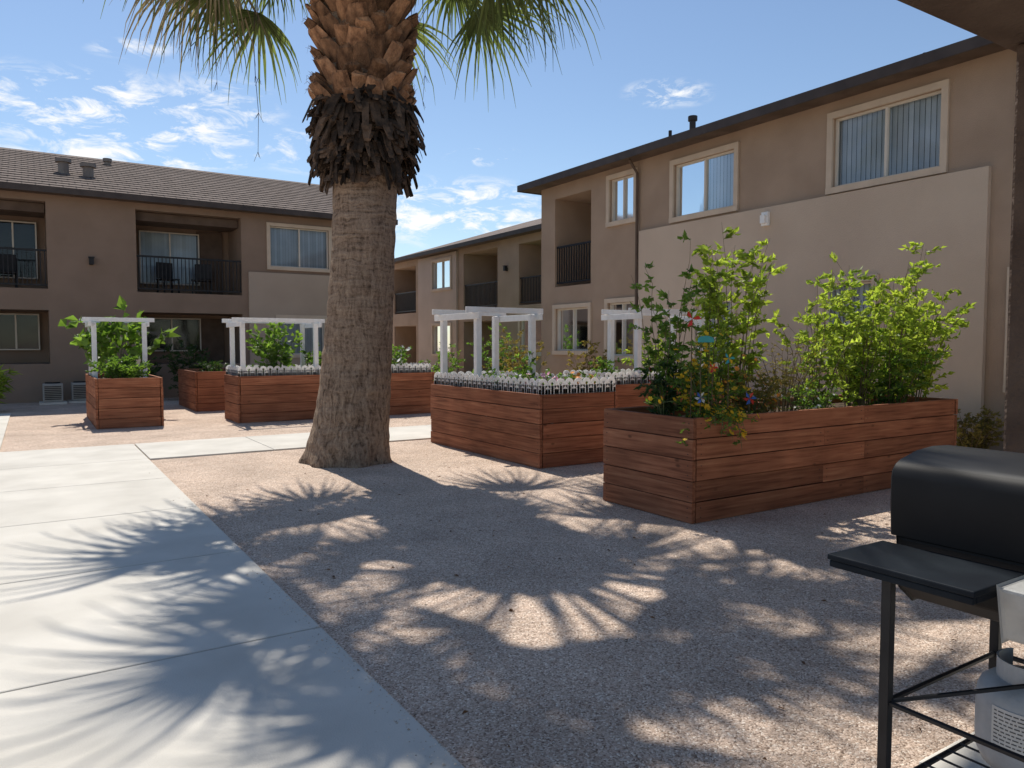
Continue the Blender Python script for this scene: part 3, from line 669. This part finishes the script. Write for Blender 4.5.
def shell(mb,x0,x1,y0,y1,z1,skip):
    if skip!='x0': mb.quad((x0,y0,0),(x0,y1,0),(x0,y1,z1),(x0,y0,z1))
    if skip!='x1': mb.quad((x1,y0,0),(x1,y1,0),(x1,y1,z1),(x1,y0,z1))
    if skip!='y0': mb.quad((x0,y0,0),(x1,y0,0),(x1,y0,z1),(x0,y0,z1))
    if skip!='y1': mb.quad((x0,y1,0),(x1,y1,0),(x1,y1,z1),(x0,y1,z1))
def roof(e,x0,x1,y0,y1,z,pitch,along,mat,ov=.42,ft=.14,hip=True):
    X0,X1,Y0,Y1=x0-ov,x1+ov,y0-ov,y1+ov; m=MB()
    if along=='x':
        hy=(Y1-Y0)/2; r=z+hy*pitch; ym=(Y0+Y1)/2; hx=hy if hip else 0
        A,B,C,D_=(X0,Y0,z),(X1,Y0,z),(X1,Y1,z),(X0,Y1,z); E,F=(X0+hx,ym,r),(X1-hx,ym,r)
        m.quad(A,B,F,E); m.quad(C,D_,E,F); m.add([B,C,F],[(0,1,2)]); m.add([D_,A,E],[(0,1,2)])
        rows=int(hy/.34)
        for i in range(1,rows):
            y=Y0+i*.34; zz=z+(y-Y0)*pitch
            m.quad((X0+.02,y-.03,zz-.002),(X1-.02,y-.03,zz-.002),(X1-.02,y-.03,zz+.010),(X0+.02,y-.03,zz+.010)); m.quad((X0+.02,y-.03,zz+.010),(X1-.02,y-.03,zz+.010),(X1-.02,y+.2,zz+.2*pitch+.004),(X0+.02,y+.2,zz+.2*pitch+.004))
    else:
        hx=(X1-X0)/2; r=z+hx*pitch; xm=(X0+X1)/2; hy=hx if hip else 0
        A,B,C,D_=(X0,Y0,z),(X1,Y0,z),(X1,Y1,z),(X0,Y1,z); E,F=(xm,Y0+hy,r),(xm,Y1-hy,r)
        m.quad(A,D_,F,E); m.quad(B,C,F,E); m.add([A,B,E],[(0,1,2)]); m.add([C,D_,F],[(0,1,2)])
    ro=m.obj('roof',mat,e)
    m=MB(); t=.035
    m.box(X0-t,X1+t,Y0-t,Y0-.001,z-ft,z+.02); m.box(X0-t,X1+t,Y1+.001,Y1+t,z-ft,z+.02); m.box(X0-t,X0-.001,Y0,Y1,z-ft,z+.02); m.box(X1+.001,X1+t,Y0,Y1,z-ft,z+.02)
    m.obj('fascia',fasciaM,ro)
    m=MB(); zz=z-ft+.03
    m.box(X0,X1,Y0,Y1,zz-.01,zz); m.obj('soffit',soffitM,ro)
    return ro
def vent(e,x,y,z,h=.35,r=.07,cap=True,mat=None):
    m=MB(); m.tube([(x,y,z-.4),(x,y,z+h)],r,10)
    if cap: m.tube([(x,y,z+h),(x,y,z+h+.1)],r*1.5,10)
    m.obj('roof_vent',mat or darkIronM,e)

e=thing('apartment_building','two storey tan stucco apartment building with light lower panel','building',(11.2,5,0))
PR=lambda s,n,z:(11.2-n,s,z)
ops=[(5.95,7.70,4.08,5.2,.14),(9.75,11.33,4.1,5.17,.14),(12.53,13.36,4.28,5.24,.14),(14.05,15.5,2.95,5.15,1.7),
     (14.1,15.45,1.35,2.4,.14),(12.5,13.4,1.25,2.45,.14),(6.9,7.75,1.15,2.5,.14),(9.7,10.6,1.15,2.35,.14),(3.1,4.85,4.0,5.25,.14),(3.6,4.9,.95,2.45,.14)]
m=MB(); wall(m,PR,-8,16.1,0,5.5,ops,(5.26,12.3,-1,3.95)); shell(m,11.2,21.2,-8,16.1,5.5,'x0'); m.obj('wall',[stuccoD,stuccoL],e)
for o in ops:
    if o[4]>1: continue
    z_=o[3]<3.9 and 5.26<o[0]<12.3
    window(PR,e,o[0],o[1],o[2],o[3],.08 if z_ else 0,.14)
railing(PR,e,14.05,15.5,2.95)
window(lambda s,n,z:(12.9-n,s,z),e,14.3,15.4,2.96,5.0,.1,.04,trim=0,panes=2)
m=MB(); m.tube([(10.9,12.38,5.46),(11.13,12.38,5.2),(11.13,12.38,.1)],.03,8); m.obj('downspout',soffitM,e)
m=MB(); m.box(8.88,9.02,.081,.14,3.62,3.86,0,.5,PR); m.box(8.9,9.0,.141,.2,3.66,3.8,0,.5,PR); m.obj('wall_vent',whiteM,e)
ro=roof(e,11.2,21.2,-8,16.1,5.6,.22,'y',tileY)
vent(e,12.6,12.9,6.2,.25,.04,False); vent(e,12.6,12.2,6.2,.3,.07)
vent(e,12.4,6.9,5.9,.35,.03,False)
e=thing('apartment_building','grey tan stucco apartment wing set back with dark balconies','building',(15.2,25,0))
P3=lambda s,n,z:(15.2-n,s,z)
ops=[(21.6,23.3,2.95,5.2,1.6),(24.8,27.5,2.95,5.25,1.6),(28.5,30.2,3.95,5.15,.14),(32.1,34.6,3.0,5.2,1.6),(21.7,23.2,1.2,2.4,.14),(24.8,27.5,.1,2.45,1.6),(28.5,30.2,1.1,2.35,.14),(32.1,34.6,.1,2.4,1.6)]
m=MB(); wall(m,P3,16.3,35.4,0,5.5,ops,(28.0,31.7,-1,5.42)); shell(m,15.2,25.2,16.3,35.4,5.5,'x0'); m.obj('wall',[stuccoD,stuccoG],e)
for o in ops:
    if o[4]>1:
        if o[2]>2: railing(P3,e,o[0],o[1],o[2])
        window(lambda s,n,z:(16.8-n,s,z),e,o[0]+.3,o[1]-.4,o[2]+.01,o[2]+2.0,.1,.04,trim=0,blind=False)
    else: window(P3,e,o[0],o[1],o[2],o[3],.08 if 28<o[0]<31.7 else 0)
wall_lamp(P3,e,24.1,4.3)
roof(e,15.2,25.2,16.3,35.4,5.6,.33,'y',tileY)
e=thing('apartment_building','two storey dark brown stucco apartment building with tile roof','building',(2,23,0))
PL=lambda s,n,z:(s,23-n,z)
ops=[(-3.3,.40,2.95,5.2,1.7),(2.49,5.27,2.95,5.2,1.7),(6.1,7.9,3.85,5.05,.14),(-3.3,.40,1.0,2.4,1.7),(2.49,5.27,.95,2.4,1.7),(6.3,7.7,1.2,2.3,.14)]
m=MB(); wall(m,PL,-14,9.6,0,5.4,ops,(5.45,9.6,-1,3.65)); shell(m,-14,9.6,23,34,5.4,'y0'); m.obj('wall',[stuccoB,stuccoBL],e)
for o in ops:
    if o[4]>1:
        if o[2]>2:
            railing(PL,e,o[0],o[1],o[2])
        window(lambda s,n,z:(s,24.7-n,z),e,o[0]+.25,o[0]+1.9,o[2]+.35,o[2]+(1.9 if o[2]>2 else 1.35),.1,.04,trim=0,blind=o[0]>0 and o[2]>2)
        if o[0]<0: window(lambda s,n,z:(s,24.7-n,z),e,o[1]-1.3,o[1]-.2,o[2]+.35,o[2]+(1.9 if o[2]>2 else 1.35),.1,.04,trim=0,blind=False)
        else:
            m=MB(); a=o[1]-.95; m.box(a,a+.75,-1.66,-1.62,o[2]+.01,min(o[2]+2.0,o[3]-.1),0,.5,PL); m.obj('door',soffitM,e)
        if o[2]>2:
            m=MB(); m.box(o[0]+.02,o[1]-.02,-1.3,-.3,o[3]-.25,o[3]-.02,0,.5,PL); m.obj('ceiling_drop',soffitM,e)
    else: window(PL,e,o[0],o[1],o[2],o[3],.08 if o[3]<3.6 else 0)
wall_lamp(PL,e,1.4,3.65)
ro=roof(e,-14,9.6,23,34,5.5,.36,'x',tileX,hip=False)
ventM=M('vent_grey',(.20,.17,.15),(.24,.21,.18),4,.7)
vent(e,.9,25.0,6.45,.2,.14,mat=ventM); vent(e,1.5,24.8,6.35,.2,.14,mat=ventM); vent(e,2.2,27.4,7.2,.12,.09,mat=ventM)
m=MB()
m.quad((-14,26,6.7),(-.9,26,6.7),(-.9,29.5,8.1),(-14,29.5,8.1)); m.quad((-14,33,6.7),(-.9,33,6.7),(-.9,29.5,8.1),(-14,29.5,8.1)); m.add([(-.9,26,6.7),(-.9,33,6.7),(-.9,29.5,8.1)],[(0,1,2)])
m.obj('upper_roof',tileX,e)
chair(3.4,23.9,2.95,.3); chair(4.3,23.8,2.95,-.4); chair(-.5,23.9,2.95,.1)
def ac(x,y):
    e=thing('air_conditioner','beige outdoor air conditioning unit on gravel','air conditioner',(x,y,0),'outdoor air conditioning units')
    h=.22
    m=MB(); m.box(x-h,x+h,y-h,y+h,.06,.52); m.obj('cabinet',acM,e,bevel=.02)
    m=MB(); m.box(x-.3,x+.3,y-.3,y+.3,0,.055); m.obj('pad',concM,e)
    m=MB(); z=.12
    while z<.46: m.box(x-h+.04,x+h-.04,y-h-.015,y-h-.002,z,z+.02); z+=.045
    m.obj('grille',darkIronM,e)
    m=MB(); m.tube([(x,y,.522),(x,y,.55)],.17,16); m.obj('fan_guard',railM,e)
ac(.42,22.3); ac(1.05,22.5)
e=thing('tree','distant green tree behind the apartment roof','tree',(16,48,0))
m=MB(); m.tube([(16,48,0),(16.1,48,3),(16,48,6.5)],[.3,.22,.1],8)
for k in range(7):
    a=k*.9; m.tube([(16,48,4+k*.3),(16+math.cos(a)*1.6,48+math.sin(a)*1.6,6.2+k*.3)],[.1,.03],5)
m.obj('trunk',stemM,e)
m=MB()
for k in range(70):
    a=U(0,6.28); q=U(0,2.6); cz=U(5.6,10.3); c=Vector((16+math.cos(a)*q,48+math.sin(a)*q,cz))
    for l in range(40): leaf(m,c+Vector((random.gauss(0,.35),random.gauss(0,.35),random.gauss(0,.28))),Vector((U(-1,1),U(-1,1),U(-1,1))),.22,.11)
m.obj('crown',leafG,e)

# ---------------------------------------------------------------- ramada post and beam
e=thing('ramada','brown stucco ramada corner with post and beam','shelter',(4.6,1.9,0))
ZB=3.14
m=MB(); m.box(4.58,4.80,1.83,2.05,.0,ZB); m.obj('post',beamM,e,bevel=.02)
m=MB(); m.box(1.0,9,1.78,2.11,ZB+.001,ZB+.34); m.obj('beam',beamM,e,bevel=.012)
m=MB(); m.box(.8,9.2,-3.5,2.13,ZB+.341,ZB+.44); m.obj('roof',soffitM,e)
for y in (-3.2,1.83):
    m=MB(); m.box(8.3,8.6,y,y+.24,0,ZB); m.obj('post',beamM,e)
m=MB(); m.box(1.0,9,-3.25,-2.9,ZB+.001,ZB+.34); m.obj('beam',beamM,e)

# ---------------------------------------------------------------- barbecue
e=thing('barbecue_grill','black gas barbecue grill with folding shelf on steel frame','grill',(2.4,.9,0))
ctrl=[(2.385,.872),(2.378,.98),(2.378,1.065),(2.384,1.09),(2.40,1.108),(2.425,1.120),(2.52,1.142),(2.62,1.15),(2.72,1.146),(2.82,1.128),(2.86,1.11),(2.882,1.08),(2.885,.872)]
def extr(mb,prof,y0,y1,m_=0):
    n=len(prof); V=[(x,y0,z) for x,z in prof]+[(x,y1,z) for x,z in prof]
    mb.add(V,[tuple(range(n)),tuple(range(2*n-1,n-1,-1))]+[(k,(k+1)%n,(k+1)%n+n,k+n) for k in range(n)],m_)
m=MB(); n=len(ctrl); cxm,czm=2.63,.95
ringsY=[(.62,.0),(.62,1-.03),(.628,1.0),(1.392,1.0),(1.40,1-.03),(1.40,0.0)]
V=[]
for yy,sc in ringsY:
    for x,z in ctrl:
        if sc==0: V.append((cxm,yy,.95))
        else: V.append((cxm+(x-cxm)*sc,yy,z if z<.9 else czm+(z-czm)*sc))
fs=[(i*n+k,i*n+k+1,(i+1)*n+k+1,(i+1)*n+k) for i in range(len(ringsY)-1) for k in range(n-1)]
m.add(V,fs); lo=m.obj('lid',blackM,e,smooth=True)
m_=lo.modifiers.new('split','EDGE_SPLIT'); m_.split_angle=math.radians(40)
m=MB(); extr(m,[(2.40,.868),(2.42,.70),(2.50,.64),(2.78,.64),(2.86,.70),(2.875,.868)],.64,1.38); m.obj('firebox',blackM,e,bevel=.01)
m=MB(); m.box(2.07,2.37,.98,1.415,.832,.85); m.box(2.075,2.095,.985,1.41,.81,.831); m.box(2.0951,2.37,1.39,1.41,.81,.831); m.box(2.0951,2.37,.985,1.005,.81,.831); m.obj('side_shelf',shelfM,e,bevel=.004)
m=MB(); extr(m,[(2.20,.70),(2.165,.85),(2.37,.85),(2.37,.70)],.66,.965); m.obj('control_panel',steelM,e,bevel=.01)
m=MB(); m.tube([(2.18,.86,.78),(2.15,.86,.775)],.022,12); m.obj('knob',railM,e)
for x in(2.15,2.82):
    for y in(.66,1.26):
        m=MB(); m.box(x-.015,x+.015,y-.015,y+.015,.0,.809 if x<2.5 else .66); m.obj('leg',railM,e,bevel=.003)
for z in(.15,.42):
    m=MB()
    for y in (.66,1.26): m.tube([(2.15,y,z),(2.82,y,z)],.009,6)
    for x in (2.15,2.82): m.tube([(x,.66,z),(x,1.26,z)],.009,6)
    if z<.2:
        for k in range(1,9): m.tube([(2.15+.67*k/9,.66,z+.008),(2.15+.67*k/9,1.26,z+.008)],.004,5)
    m.obj('shelf_frame',railM,e)
m=MB(); m.tube([(2.15,1.26,.42),(2.82,.66,.60)],.007,6); m.obj('brace',railM,e)
cx,cy,cz=2.56,1.03,.165; e=thing('propane_tank','grey propane tank with printed label on grill shelf','propane tank',(cx,cy,cz))
m=MB(); pr=[(.10,0),(.10,.03),(.115,.035),(.135,.045),(.15,.08),(.153,.12),(.153,.235),(.150,.265),(.14,.287),(.115,.307),(.07,.32),(.03,.323)]
K=40; V=[(cx+r*math.cos(2*math.pi*j/K),cy+r*math.sin(2*math.pi*j/K),cz+z) for r,z in pr for j in range(K)]
m.add(V,[(i*K+j,i*K+(j+1)%K,(i+1)*K+(j+1)%K,(i+1)*K+j) for i in range(len(pr)-1) for j in range(K)]+[tuple(range((len(pr)-1)*K,len(pr)*K))]); m.obj('cylinder',tankM,e,smooth=True)
def cyl(mb,a0,a1,z0,z1,r,n=None):
    n=n or max(1,int(abs(a1-a0)/6))
    for k in range(n):
        p=math.radians(a0+(a1-a0)*k/n); q=math.radians(a0+(a1-a0)*(k+1)/n)
        mb.quad((cx+r*math.cos(p),cy+r*math.sin(p),z0),(cx+r*math.cos(q),cy+r*math.sin(q),z0),(cx+r*math.cos(q),cy+r*math.sin(q),z1),(cx+r*math.cos(p),cy+r*math.sin(p),z1))
zc0,zc1=cz+.29,cz+.37
m=MB(); cyl(m,60,330,zc0,zc1,.095,30); cyl(m,60,330,zc0,zc1,.100,30)
for r_ in range(30):
    p=math.radians(60+9*r_); q=math.radians(69+9*r_)
    m.quad((cx+.095*math.cos(p),cy+.095*math.sin(p),zc1),(cx+.100*math.cos(p),cy+.100*math.sin(p),zc1),(cx+.100*math.cos(q),cy+.100*math.sin(q),zc1),(cx+.095*math.cos(q),cy+.095*math.sin(q),zc1))
m.obj('collar',tankM,e,smooth=True)
m=MB(); m.tube([(cx,cy,cz+.315),(cx,cy,cz+.355)],.02,8); m.tube([(cx,cy,cz+.355),(cx,cy,cz+.375)],.03,10); m.obj('valve',steelM,e)
m=MB(); m2=MB()
cyl(m,160,240,cz+.12,cz+.25,.1545); lb=m.obj('label',labelM,e,smooth=True)
for r_ in range(10):
    z=cz+.241-r_*.0118; a=163
    while a<234:
        l=U(2,7); cyl(m2,a,a+l,z-.004,z,.1552); a+=l+1.5
m2.obj('fine_print',inkM,lb)
